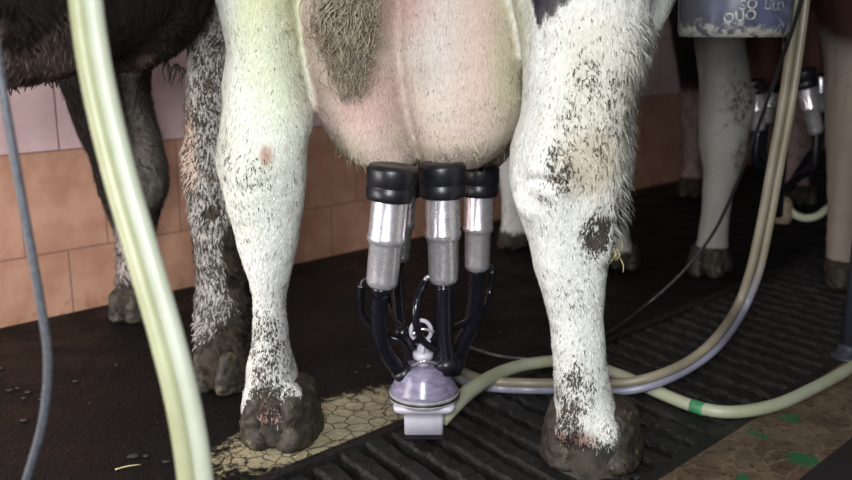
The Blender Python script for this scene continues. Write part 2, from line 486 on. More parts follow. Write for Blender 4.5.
def add_hair(root, body_data, mesh, count, mask, length, width, lift=.25, name='hair', mat=None, down=(0, 0, -1), curl=.35, seed=1, cvar=.1, color=None):
    co, nr, coat, dirt = body_data
    r = np.random.default_rng(seed)
    nt = len(mesh.polygons)
    cen = np.empty(nt*3, np.float32); mesh.polygons.foreach_get('center', cen); cen = cen.reshape(-1, 3)+np.array(root.location)
    ar = np.empty(nt, np.float32); mesh.polygons.foreach_get('area', ar)
    w = ar*mask(cen); w = w/w.sum()
    idx = r.choice(nt, count, p=w)
    ls = np.empty(nt, np.int32); mesh.polygons.foreach_get('loop_start', ls)
    lv = np.empty(len(mesh.loops), np.int32); mesh.loops.foreach_get('vertex_index', lv)
    tot = np.empty(nt, np.int32); mesh.polygons.foreach_get('loop_total', tot)
    v0 = lv[ls[idx]]; v1 = lv[ls[idx]+1]; v2 = lv[ls[idx]+2]; v3 = lv[ls[idx]+np.minimum(3, tot[idx]-1)]
    a, b = r.random(count), r.random(count)
    def bil(q): return (q[v0]*((1-a)*(1-b))[:, None]+q[v1]*(a*(1-b))[:, None]+q[v2]*(a*b)[:, None]+q[v3]*((1-a)*b)[:, None])
    p = bil(co); n = bil(nr); n /= np.linalg.norm(n, axis=1)[:, None]; c = bil(coat); d = dirt[v0]
    D = np.tile(np.array(down, float), (count, 1))
    fx = np.c_[vnoise(p, 32, 21), vnoise(p, 32, 22), .5*vnoise(p, 32, 23)]*curl+r.normal(size=(count, 3))*.22
    t = D+fx; t = t-n*(t*n).sum(1)[:, None]; t /= np.linalg.norm(t, axis=1)[:, None]+1e-6
    side = np.cross(n, t)
    L = (length(p) if callable(length) else np.full(count, length))*r.uniform(.6, 1.2, count)
    wd = width*r.uniform(.7, 1.3, count)
    lf = lift*r.uniform(.4, 1.5, count)
    base = p-n*.0005
    mid = base+t*(L*.55)[:, None]+n*(L*lf*.75)[:, None]
    tip = base+t*L[:, None]+n*(L*lf)[:, None]+side*(r.normal(size=count)*L*.12)[:, None]
    V = np.empty((count, 5, 3)); V[:, 0] = base-side*wd[:, None]*.5; V[:, 1] = base+side*wd[:, None]*.5
    V[:, 2] = mid-side*wd[:, None]*.4; V[:, 3] = mid+side*wd[:, None]*.4; V[:, 4] = tip
    k = np.arange(count)*5
    quads = np.c_[k, k+2, k+3, k+1]; tris = np.c_[k+2, k+4, k+3]
    me = bpy.data.meshes.new(name)
    off = np.array(root.location)
    me.vertices.add(count*5); me.vertices.foreach_set('co', (V.reshape(-1, 3)-off).astype(np.float32).ravel())
    loops = np.concatenate([np.c_[quads, tris].ravel()]); me.loops.add(len(loops)); me.loops.foreach_set('vertex_index', loops.astype(np.int32))
    me.polygons.add(count*2)
    st = np.empty(count*2, np.int32); st[0::2] = np.arange(count)*7; st[1::2] = np.arange(count)*7+4
    me.polygons.foreach_set('loop_start', st)
    me.update(calc_edges=True); me.validate()
    me.polygons.foreach_set('use_smooth', [True]*len(me.polygons))
    nn = n+.35*r.normal(size=(count, 3)); nn /= np.linalg.norm(nn, axis=1)[:, None]
    me.normals_split_custom_set_from_vertices(np.repeat(nn, 5, axis=0).astype(np.float32).tolist())
    if color is not None: c = np.tile(np.array(color), (count, 1)); d = d*0
    dk = r.random(count) < np.clip((d-.10)*.62*(1+.8*vnoise(p, 90, 61)), 0, .85)
    c = np.where(dk[:, None], c*.10+.006, c); d = d*.72
    c = np.clip(c*(1+cvar*r.normal(size=(count, 1))), 0, 1)
    ca = me.attributes.new('coat', 'FLOAT_COLOR', 'POINT'); ca.data.foreach_set('color', np.c_[np.repeat(c, 5, 0), np.ones(count*5)].astype(np.float32).ravel())
    da = me.attributes.new('dirt', 'FLOAT', 'POINT'); da.data.foreach_set('value', np.repeat(d, 5).astype(np.float32))
    me.materials.append(mat or MAT['hair'])
    o = bpy.data.objects.new(name, me); COL.objects.link(o); o.parent = root; o['kind'] = 'stuff'
    return o
def hoof(root, p, w, h, ln, ang=0.0, seed=0, label=None):
    """cloven hoof caked in mud: world base centre p, half width w, height h, half length ln"""
    p = Vector(p); b = MB()
    fw = Matrix.Rotation(ang, 3, 'Z')@Vector((0, 1, 0)); rt = Vector((fw.y, -fw.x, 0))
    for sg in (-1, 1):
        rings = []
        for i in range(23):
            t = i/22; z = h*1.18*t
            k = (1.0-.34*t**1.5); kk = math.sqrt(max(.04, 1-max(0, (t-.80)/.21)**2))*(.95 if i == 0 else 1)
            ring = []
            for q in range(44):
                a = 2*math.pi*q/44; dx, dy = math.cos(a), math.sin(a)
                v3 = Vector((dx*w*sg*.5+sg*.1+seed, dy*ln, z))
                rr = 1+.10*noise.noise(v3*32)+.07*noise.noise(v3*75)+.045*noise.noise(v3*160)
                x = sg*w*.44+dx*w*.55*k*kk*rr; y = dy*ln*k*kk*rr+(1-t)*ln*.14
                ring.append(p+rt*x+fw*y+Vector((0, 0, z)))
            rings.append(ring)
        b.rings(rings)
    o = b.build('hoof', MAT['hoof'], root)
    if label: o['label'] = label
    return o

# ---- traced legs (pixel rows at a stated distance)
L_HIND = leg_rows([(-40, 206, 318, 1.74, .15), (0, 219, 300, 1.71, .13), (20, 225, 300, 1.70, .12), (45, 229, 301, 1.69, .11), (80, 226, 306, 1.67, .098), (110, 223, 311, 1.66, .092), (130, 221, 311, 1.655, .092),
    (150, 219, 308, 1.65, .094), (170, 220, 306, 1.65, .092), (200, 227, 304, 1.655, .078), (230, 232, 302, 1.66, .066), (260, 240, 296, 1.665, .056), (285, 249, 290, 1.67, .046), (305, 251, 288, 1.67, .042), (325, 251, 289, 1.67, .042),
    (350, 249, 293, 1.67, .048), (375, 244, 299, 1.67, .058), (400, 240, 306, 1.665, .064), (425, 240, 312, 1.665, .066), (438, 246, 308, 1.665, .055)])
R_HIND = leg_rows([(-50, 496, 668, 1.66, .19), (0, 512, 646, 1.63, .17), (30, 519, 646, 1.61, .15), (60, 523, 641, 1.60, .135), (90, 523, 634, 1.585, .12), (120, 519, 628, 1.575, .112), (150, 511, 626, 1.57, .110),
    (180, 509, 625, 1.57, .108), (200, 513, 624, 1.57, .10), (220, 521, 621, 1.57, .09), (245, 527, 612, 1.57, .076), (270, 532, 609, 1.57, .066), (300, 541, 606, 1.57, .056), (330, 548, 606, 1.57, .050), (360, 551, 608, 1.57, .050),
    (390, 552, 614, 1.57, .056), (420, 551, 624, 1.57, .066), (445, 550, 634, 1.57, .072), (470, 548, 640, 1.57, .072), (480, 556, 630, 1.57, .06)])
LC_FRONT_R = leg_rows([(-30, 184, 262, 1.97, .10), (0, 188, 252, 1.97, .10), (40, 189, 248, 1.97, .085), (90, 188, 240, 1.97, .07), (130, 185, 238, 1.965, .062), (160, 184, 238, 1.96, .062), (190, 186, 244, 1.96, .064), (215, 190, 246, 1.96, .058),
    (240, 194, 248, 1.96, .055), (280, 196, 250, 1.96, .052), (320, 196, 252, 1.955, .055), (345, 194, 254, 1.95, .062), (370, 194, 256, 1.95, .066), (382, 200, 250, 1.95, .055)])
LC_FRONT_L = leg_rows([(40, 52, 158, 2.42, .12), (75, 60, 149, 2.43, .10), (100, 68, 151, 2.44, .085), (130, 78, 158, 2.44, .075), (160, 92, 166, 2.44, .070), (185, 98, 168, 2.44, .068), (205, 105, 163, 2.44, .058),
    (235, 116, 154, 2.44, .048), (265, 117, 152, 2.44, .046), (290, 116, 155, 2.44, .05), (306, 112, 158, 2.44, .055), (314, 117, 153, 2.44, .04)])
M_FRONT_L = leg_rows([(40, 496, 545, 3.27, .11), (80, 498, 540, 3.27, .09), (120, 498, 534, 3.27, .07), (150, 497, 534, 3.27, .07), (180, 500, 530, 3.27, .055), (205, 502, 527, 3.27, .045), (225, 501, 528, 3.27, .05), (240, 499, 531, 3.27, .055), (246, 503, 528, 3.27, .04)])
M_FRONT_R = leg_rows([(40, 596, 648, 2.98, .11), (80, 594, 640, 2.98, .09), (130, 594, 634, 2.98, .07), (170, 593, 634, 2.98, .07), (200, 595, 629, 2.98, .055), (230, 596, 628, 2.98, .046), (250, 594, 633, 2.98, .05), (264, 596, 634, 2.98, .04)])
R_HIND_L = leg_rows([(-30, 690, 760, 2.98, .17), (10, 696, 746, 2.96, .14), (40, 697, 741, 2.94, .12), (72, 700, 747, 2.93, .105), (94, 702, 749, 2.92, .10), (121, 700, 748, 2.92, .10), (148, 701, 744, 2.92, .09), (172, 704, 738, 2.92, .07),
    (197, 703, 731, 2.92, .055), (222, 701, 728, 2.92, .048), (245, 696, 727, 2.92, .05), (262, 690, 732, 2.92, .06), (270, 694, 730, 2.92, .05)])
R_HIND_R = leg_rows([(-30, 818, 906, 2.78, 0.18), (20, 826, 891, 2.77, 0.15), (60, 829, 884, 2.76, 0.12), (100, 830, 886, 2.75, 0.11), (140, 830, 886, 2.75, 0.11), (170, 830, 882, 2.75, 0.09), (200, 830, 872, 2.75, 0.07), (230, 829, 866, 2.75, 0.055), (256, 827, 870, 2.75, 0.06), (276, 826, 876, 2.75, 0.07), (284, 832, 870, 2.75, 0.06)])
R_FRONT_L = leg_rows([(-10, 668, 716, 4.36, .15), (30, 672, 708, 4.36, .12), (60, 677, 704, 4.36, .10), (90, 681, 703, 4.36, .085), (120, 682, 704, 4.36, .08), (150, 684, 702, 4.36, .065), (170, 683, 702, 4.36, .055), (184, 678, 704, 4.36, .06), (194, 678, 704, 4.36, .05)])
OFF = Vector((1.06, 1.14, 0))
OM = Vector((.01, 1.60, 0)); OL = OM-OFF; OR = OM+OFF+Vector((.02, .03, 0))

# ---------- main cow
def main_cow():
    root = empty('cow', tuple(OM))
    tagp(root, 'nearest white cow, its two muddy white hind legs framing a pink udder being milked', 'cow')
    b = MB()
    add_torso(b, OM)
    add_rows(b, hind_upper(L_HIND, OM, -1, 0)); add_rows(b, hind_upper(R_HIND, OM, 1, 0))
    add_rows(b, front_upper(M_FRONT_L, OM, -1)); add_rows(b, front_upper(M_FRONT_R, OM, 1))
    # hock bones, tendons and dewclaws of the traced legs
    def seg(p, q, r): b.tube([p, (Vector(p)+Vector(q))/2, q], r, 12, 4)
    seg(P(252, -20, 1.61), P(258, 165, 1.588), [.018, .024, .034])       # tendon to the left hock
    seg(P(257, 165, 1.590), P(270, 300, 1.65), [.036, .026, .020])
    seg(P(286, 60, 1.66), P(288, 230, 1.66), [.02, .030, .020])
    seg(P(236, 130, 1.66), P(246, 230, 1.67), [.02, .034, .02])
    seg(P(572, -20, 1.56), P(554, 178, 1.492), [.025, .036, .050])      # right leg
    seg(P(556, 175, 1.505), P(574, 330, 1.57), [.056, .038, .026])
    seg(P(604, 30, 1.56), P(600, 240, 1.54), [.03, .052, .03])
    b.ellipsoid(P(537, 196, 1.52), (.040, .034, .045))
    b.ellipsoid(P(596, 236, 1.525), (.035, .035, .06))
    b.ellipsoid(P(250, 165, 1.60), (.040, .034, .05))
    for px, py, Y in ((252, 395, 1.625), (292, 395, 1.625), (566, 432, 1.515), (608, 432, 1.515)):
        b.ellipsoid(P(px, py, Y), (.022, .02, .024))
    # flank fold in front of the right thigh
    fr = [P(655, 0, 1.78), P(650, 30, 1.80), P(644, 62, 1.80)]
    b.tube([P(660, -60, 1.85), P(652, 0, 1.83), P(644, 30, 1.80), P(630, 70, 1.74)], [.10, .045, .026, .02], 14, 4)
    # udder quarters
    rl = leg_rows([(-60, 300, 410, 1.82, .14), (-20, 294, 408, 1.79, .15), (0, 293, 406, 1.78, .15), (40, 297, 406, 1.77, .15), (75, 305, 409, 1.765, .15), (105, 316, 412, 1.76, .145), (130, 328, 415, 1.75, .135), (148, 339, 416, 1.74, .115), (160, 352, 414, 1.72, .085), (168, 366, 412, 1.70, .045)])
    rr = leg_rows([(-60, 385, 520, 1.84, .15), (-20, 386, 524, 1.80, .16), (0, 388, 524, 1.79, .16), (35, 388, 526, 1.78, .165), (70, 392, 527, 1.775, .165), (100, 397, 526, 1.77, .16), (125, 404, 522, 1.765, .145), (143, 411, 508, 1.76, .125), (156, 418, 494, 1.75, .09), (167, 426, 480, 1.74, .045)])
    add_rows(b, rl, n=28, e=2.2); add_rows(b, rr, n=28, e=2.2)
    # front quarters behind
    rf = leg_rows([(-20, 430, 526, 2.0, .14), (40, 436, 524, 1.98, .14), (90, 440, 523, 1.97, .13), (130, 450, 518, 1.96, .11), (150, 455, 512, 1.95, .09), (166, 464, 498, 1.95, .05)])
    add_rows(b, rf, n=24)
    rf2 = leg_rows([(-20, 330, 440, 2.0, .14), (60, 345, 440, 1.98, .13), (120, 368, 436, 1.97, .11), (150, 385, 432, 1.95, .08), (164, 396, 426, 1.95, .045)])
    add_rows(b, rf2, n=24)
    def paint(co, nr):
        n = len(co); c = np.tile(np.array([.84, .85, .82]), (n, 1)); d = np.full(n, .06)
        z = co[:, 2]
        rel = co-np.array(OM); a = rel@np.array(FWD); s = rel@np.array(RGT)
        # black saddle over trunk and neck
        w = np.clip((z-.95+.25*vnoise(co, 5, 2))*6, 0, 1)*np.clip((a-.1)*4, 0, 1)
        w = np.maximum(w, np.clip((a-.33+.03*vnoise(co, 20, 7))*18, 0, 1)*np.clip((z-.60)*20, 0, 1))
        c = lerp(c, w, (.018, .017, .018))
        # black patch on the front of the right thigh
        for px, py, r in ((536, -16, .062), (518, -22, .05), (536, 8, .024), (550, -6, .03), (524, 0, .02)):
            c = lerp(c, blob(co+.008*np.c_[vnoise(co, 150, 51), 0*z, 1.6*vnoise(co*np.array([1, 1, .25]), 190, 52)], P(px, py, 1.46), r, .12), (.040, .032, .050))
        # udder: pink skin under pale hair
        ud = np.clip((1.0-np.sqrt(((s*1.0-.0)/.30)**2+((a-.22)/.36)**2))*8, 0, 1)*np.clip((z-.47)*40, 0, 1)
        P0 = [P(345, 60, 1.64), P(460, 60, 1.63)]
        def near(sets):
            m_ = np.full(n, 9.0)
            for rows in sets:
                for q in interp_rows(rows, 4):
                    dd = np.sqrt(((co[:, 0]-q[0])/(q[3]+.004))**2+((co[:, 1]-q[1])/(q[4]+.004))**2)
                    m_ = np.minimum(m_, np.where(np.abs(z-q[2]) < .03, dd, 9.0))
            return m_
        du, dl = near((rl, rr, rf, rf2)), near((L_HIND, R_HIND))
        inud = np.clip((dl-du)*7+.5, 0, 1)*(du < 1.7)
        c = lerp(c, inud, (.62, .51, .44))
        def ub(px, py, Y, r, col, k=1.0, sc=(1, 1, 1), soft=.6):
            nonlocal c
            c = lerp(c, blob(co, P(px, py, Y), r, soft, sc)*k*inud, col)
        ub(436, 45, 1.62, .075, (.78, .75, .71), .6, (1.6, .5, .7), 1.5)
        ub(406, 4, 1.66, .05, (.60, .36, .36), .6, (1.2, .5, 1), 1.4)
        ub(484, 30, 1.63, .07, (.66, .46, .41), .45, (1.3, .5, .6), 1.6)
        ub(350, 130, 1.63, .10, (.60, .44, .40), .5, soft=1.3)
        ub(370, 100, 1.63, .06, (.64, .40, .38), .5)
        ub(508, 60, 1.70, .08, (.52, .50, .34), .7, (2, .5, .6))
        ub(500, 140, 1.66, .06, (.50, .43, .36), .6)
        ub(345, 150, 1.64, .04, (.56, .50, .38), .5)
        # iodine-yellow stain on the inside of the left leg
        def lb(px, py, Y, r, col, k=1.0, sc=(1, 1, 1), soft=.7):
            nonlocal c
            c = lerp(c, blob(co, P(px, py, Y), r, soft, sc)*k*(1-inud), col)
        lb(276, 15, 1.60, .10, (.72, .74, .30), .75, (1.6, .5, .7))
        lb(285, 60, 1.60, .07, (.74, .76, .50), .6, (1.6, .5, .7))
        lb(270, 120, 1.58, .12, (.76, .80, .68), .6, (1, .5, .6))
        lb(512, 40, 1.56, .04, (.66, .68, .42), .7, (1.6, .4, .4))
        lb(600, 100, 1.50, .10, (.74, .70, .58), .6, (1.2, .5, .6))
        lb(588, 165, 1.47, .05, (.62, .53, .40), .7)
        # dirt
        def db(px, py, Y, r, k, sc=(1, 1, 1), soft=.8):
            nonlocal d
            d = np.maximum(d, blob(co, P(px, py, Y), r, soft, sc)*k)
        db(230, 160, 1.60, .06, .42); db(250, 172, 1.57, .04, .45); db(252, 205, 1.6, .06, .25)
        db(560, 172, 1.45, .045, .62, (1.6, .6, .8)); db(585, 160, 1.46, .05, .4)
        db(548, 200, 1.46, .035, .45, (.7, .7, 1.3)); db(598, 232, 1.48, .042, .85, (1.2, .6, .9)); db(618, 215, 1.52, .05, .6, (1.4, .6, .6))
        db(595, 105, 1.48, .085, .50, (1.1, .6, .8)); db(625, 120, 1.54, .06, .5, (1.6, .6, .6)); db(540, 70, 1.47, .03, .42, (1.2, .6, .5))
        db(560, 130, 1.46, .06, .28); db(590, 20, 1.5, .12, .2); db(560, 300, 1.52, .05, .25, (1, 1, .5))
        db(550, 345, 1.52, .022, .6, (1, .6, .3)); db(575, 395, 1.50, .06, .62, (1, .6, .8)); db(565, 425, 1.50, .05, .72); db(610, 440, 1.52, .05, .5)
        db(268, 360, 1.62, .06, .60, (1, .7, .6)); db(270, 400, 1.60, .055, .78); db(275, 310, 1.63, .03, .3, (1, .6, .4)); db(245, 390, 1.63, .04, .5)
        db(300, 395, 1.63, .04, .5)
        zb = np.clip((.17-z)*8, 0, 1)
        d = np.maximum(d, zb*.55)
        d = np.maximum(d, np.clip((.09-z)*20, 0, 1)*1.25)
        d = np.where(inud > .5, np.minimum(d, .10), d)
        d = np.maximum(d, np.clip((a-.9)*4, 0, 1)*np.clip((.35-z)*5, 0, 1)*.4)
        # sore spot at the left hock
        c = lerp(c, blob(co, P(266, 156, 1.555), .012, .8, (1.2, .4, .7))*.75, (.42, .20, .13))
        # manure-caked fetlocks showing brown skin
        c = lerp(c, blob(co, P(268, 412, 1.60), .035, .6, (1, .6, 1.2))*.8, (.30, .13, .11))
        c = lerp(c, blob(co, P(572, 442, 1.50), .03, .6, (.8, .6, 1.4))*.8, (.26, .10, .08))
        paint.inud = inud
        return c, d
    body, co, nr, coat, dirt = finish_cow(root, b, .0062, paint, 10)
    inud = paint.inud
    # per-point udder mask for hair length
    me = body.data
    kd_in = inud
    def rel_a(c): return (c-np.array(OM))@np.array(FWD)
    def leg_mask(c): 
        rel = c-np.array(OM); a = rel@np.array(FWD)
        return ((c[:, 2] < .90) & (a < .42) & (c[:, 2] > .05)).astype(float)
    def ud_test(c):
        x = np.zeros(len(c))
        for rows in (rl, rr, rf, rf2):
            for q in interp_rows(rows, 3):
                dd = np.sqrt(((c[:, 0]-q[0])/(q[3]+.01))**2+((c[:, 1]-q[1])/(q[4]+.01))**2)
                x = np.maximum(x, (dd < 1.08)*(np.abs(c[:, 2]-q[2]) < .035))
        return x
    def L(p):
        u = ud_test(p); base = np.where(u > .5, .0075, .010)
        shag = np.clip(1-np.abs(p[:, 2]-.56)/.26, 0, 1)*np.clip((p[:, 0]-.26)*14, 0, 1)
        shag = np.maximum(shag, .45*np.clip(1-np.abs(p[:, 2]-.60)/.10, 0, 1)*np.clip((-.28-p[:, 0])*14, 0, 1))
        base = base+.018*shag
        return base
    data = (co, nr, coat, dirt)
    add_hair(root, data, me, 3000, lambda c: ((c[:, 2] > .40)*(c[:, 2] < .80)*(c[:, 0] > P(612, 150, 1.55).x)*(c[:, 1] < 1.75)*(rel_a(c) < .3)).astype(float), .024, .0016, .55, 'shaggy_hair', seed=8)
    add_hair(root, data, me, 64000, leg_mask, L, .0016, .20, 'short_hair')
    # longer pale hairs round the teats
    def low_ud(c): return ud_test(c)*(c[:, 2] < .60)*(c[:, 2] > .515)
    add_hair(root, data, me, 900, low_ud, .028, .0010, .5, 'udder_hair', seed=5, color=(.62, .58, .40), curl=.7)
    # hooves
    hoof(root, (P(281, 440, 1.66).x, 1.668, 0), .078, .105, .088, -.12, 1)
    hoof(root, (P(591, 470, 1.575).x, 1.585, 0), .096, .098, .092, -.2, 2)
    hoof(root, (.315, 3.29, 0), .052, .07, .065, -.3, 3)
    hoof(root, (.675, 3.0, 0), .052, .07, .065, -.3, 4)
    # tail with its matted switch hanging in front of the udder
    tm = MB()
    T = [OM+FWD*-.16+RGT*-.02+Vector((0, 0, 1.24)), P(352, -190, 1.42), P(350, -90, 1.47), P(348, -20, 1.50), P(346, 30, 1.52), P(345, 60, 1.54)]
    tm.tube(T, [.035, .03, .026, .024, .02, .010], 12, 6)
    tail = tm.build('tail', MAT['tail'], root)
    hb = MB(); path, _ = smooth_path(T[2:], .01, 8)
    for i in range(850):
        q = random.randrange(len(path)); s = path[q]; tt = q/len(path)
        a = random.uniform(0, 6.28); sp = random.uniform(.05, 1)**.6
        ln = random.uniform(.04, .11)
        endz = max(s.z-ln, .655+.10*random.random()**1.4*(.3+sp))
        f = min(1, max(0, (endz-.64)/.12)); spread = .010+.036*f
        x1 = math.cos(a)*spread*sp; y1 = math.sin(a)*spread*.6*sp
        p0 = s+Vector((math.cos(a)*.012, math.sin(a)*.01, 0))
        p2 = Vector((path[-1].x+.004+x1+.012*math.sin(endz*45+a*.5), s.y+y1*.7+.03*(1-f), endz))
        p1 = (p0+p2)/2+Vector((x1*.45+random.gauss(0, .010), y1*.5-.004, ln*.12)); pm = (p1+p2)/2+Vector((random.gauss(0, .012), random.gauss(0, .003), 0))
        hb.tube([p0, p1, pm, p2], [.0012, .0012, .0010, .0003], 3, 3)
    sw = hb.build('tail_switch', MAT['switch'], tail); 
    # bits of straw and dark clotted hair in the switch
    return root
def tail_mats():
    for nm, a, b in (('tail', (.10, .075, .05), (.19, .15, .10)), ('switch', (.15, .115, .08), (.42, .36, .26))):
        m = NT(nm+'_hair'); v = m.obj()
        f = m.noise(m.scale(v, (1, 1, .12)), 160, 4, .7); g = m.noise(v, 30, 4)
        c = m.mix(m.ramp(f, .35, .65), a, b); c = m.mix(m.ramp(g, .45, .7, 0, .7), c, (.16, .12, .085))
        m.col(c); m.rough(.7); MAT[nm] = m.m
tail_mats()
L_HIND = [(r[0], r[1], r[2], r[3]-.0045*(r[2] < .42), r[4]) for r in L_HIND]
R_HIND = [(r[0], r[1], r[2], r[3]-.0045*(r[2] < .42), r[4]) for r in R_HIND]
COW = main_cow()

# ---------- left cow
def left_cow():
    root = empty('cow', tuple(OL))
    tagp(root, 'dark muddy cow at the left edge with one speckled black and white foreleg', 'cow')
    b = MB(); add_torso(b, OL)
    d = OL-OM
    add_rows(b, hind_upper(shift(L_HIND, d), OL, -1, 0)); add_rows(b, hind_upper(shift(R_HIND, d), OL, 1, 0))
    add_rows(b, front_upper(LC_FRONT_R, OL, 1)); add_rows(b, front_upper(LC_FRONT_L, OL, -1))
    c = OL+FWD*1.40; b.ellipsoid((c.x, c.y, .93), (.22, .28, .235))      # brisket
    b.ellipsoid(P(214, 186, 1.94), (.045, .05, .07)); b.ellipsoid(P(136, 178, 2.42), (.06, .06, .07))
    def paint(co, nr):
        n = len(co); c = np.tile(np.array([.034, .026, .022]), (n, 1)); dd = np.full(n, .25)
        # grimy pinkish areas of the belly
        w = np.clip((vnoise(co, 22, 31)+.5*vnoise(co, 60, 32)-.35)*2.2, 0, 1)*np.clip((.86-co[:, 2])*7, 0, 1)
        c = lerp(c, w*.8, (.28, .21, .19))
        w = np.zeros(n)
        for q in interp_rows(LC_FRONT_R, 3):
            r = np.sqrt(((co[:, 0]-q[0])/(q[3]+.02))**2+((co[:, 1]-q[1])/(q[4]+.02))**2)
            w = np.maximum(w, (r < 1.1)*(np.abs(co[:, 2]-q[2]) < .05))
        w = w*np.clip((.86-co[:, 2])*12, 0, 1)
        c = lerp(c, w, (.48, .47, .45)); dd = np.where(w > .5, .62, dd)
        dd = np.maximum(dd, w*blob(co, P(196, 60, 1.9), .12, .5)*.52)
        c = lerp(c, w*blob(co, P(190, 150, 1.93), .035, .6, (1.6, .4, .4))*.8, (.60, .45, .36))
        dd = np.maximum(dd, w*np.clip((.26-co[:, 2]+(co[:, 0]+.42)*1.2)*9, 0, 1)*1.35)
        dd = np.maximum(dd, w*np.clip((.14-co[:, 2])*14, 0, 1)*1.5)
        dd = np.maximum(dd, w*blob(co, P(240, 260, 1.92), .05, .4, (1.5, .4, .5))*1.4)
        c = lerp(c, np.clip((dd-.9)*3, 0, 1)*.9, (.026, .021, .017))
        dd = np.maximum(dd, w*blob(co, P(212, 211, 1.90), .02, .4, (1, .4, 1.2))*1.4)
        # other foreleg
        c = lerp(c, (co[:, 1] > 2.2)*(co[:, 2] < .80)*1.0, (.014, .012, .011)); dd = np.where((co[:, 1] > 2.2)*(co[:, 2] < .80) > 0, .0, dd)
        w2 = (co[:, 1] > 2.2)*(co[:, 2] < .42)*1.0
        c = lerp(c, w2*np.clip((.30-co[:, 2])*10, 0, 1), (.50, .44, .43)); dd = np.where(w2 > .5, .62, dd)
        w3 = (co[:, 1] > 2.2)*(co[:, 2] < .78)*np.clip((co[:, 0]+.775)*30, 0, 1)*np.clip((co[:, 2]-.28)*12, 0, 1)
        c = lerp(c, w3, (.15, .135, .12)); dd = np.where(w3 > .5, .15, dd)
        dd = np.where((co[:, 2] < .10), 1.4, dd)
        return c, dd
    body, co, nr, coat, dirt = finish_cow(root, b, .0085, paint, 5)
    add_hair(root, (co, nr, coat, dirt), body.data, 36000, lambda c: ((c[:, 1] > 1.0)*(c[:, 2] < .95)*(c[:, 2] > .1)).astype(float), .018, .0024, .30, 'short_hair', seed=3, curl=.8)
    hoof(root, (-.455, 1.945, 0), .068, .085, .085, -.3, 5); hoof(root, (-.815, 2.44, 0), .062, .075, .075, -.3, 6)
    for hp in ((-.252, 1.665), (.300, 1.575)):
        hoof(root, (hp[0]+d.x, hp[1]+d.y, 0), .06, .08, .08, -.3, 7)
    # clotted hair hanging from the belly
    cb = MB()
    for px, py, Y in ((10, 74, 1.72), (18, 76, 1.74), (28, 75, 1.76), (50, 73, 1.80), (60, 74, 1.82), (176, 70, 2.0), (182, 74, 2.0), (166, 66, 2.0), (4, 78, 1.7)):
        p = P(px, py-6, Y); cb = MB()
        for k in range(4):
            q = p+Vector((random.uniform(-.018, .018), random.uniform(-.01, .01), -random.uniform(.02, .05)))
            cb.tube([p, (p+q)/2+Vector((random.uniform(-.01, .01), 0, 0)), q], [.0035, .0025, .001], 5, 3)
        cb.build('clotted_hair_tuft', MAT['dung'], root)
    t = MB(); t.tube([OL+FWD*-.16+Vector((0, 0, 1.24)), OL+FWD*-.24+Vector((0, 0, 1.1)), OL+FWD*-.22+Vector((0, 0, .8)), OL+FWD*-.2+Vector((0, 0, .55))], [.03, .026, .022, .03], 10, 5)
    t.build('tail', MAT['tail'], root)
left_cow()

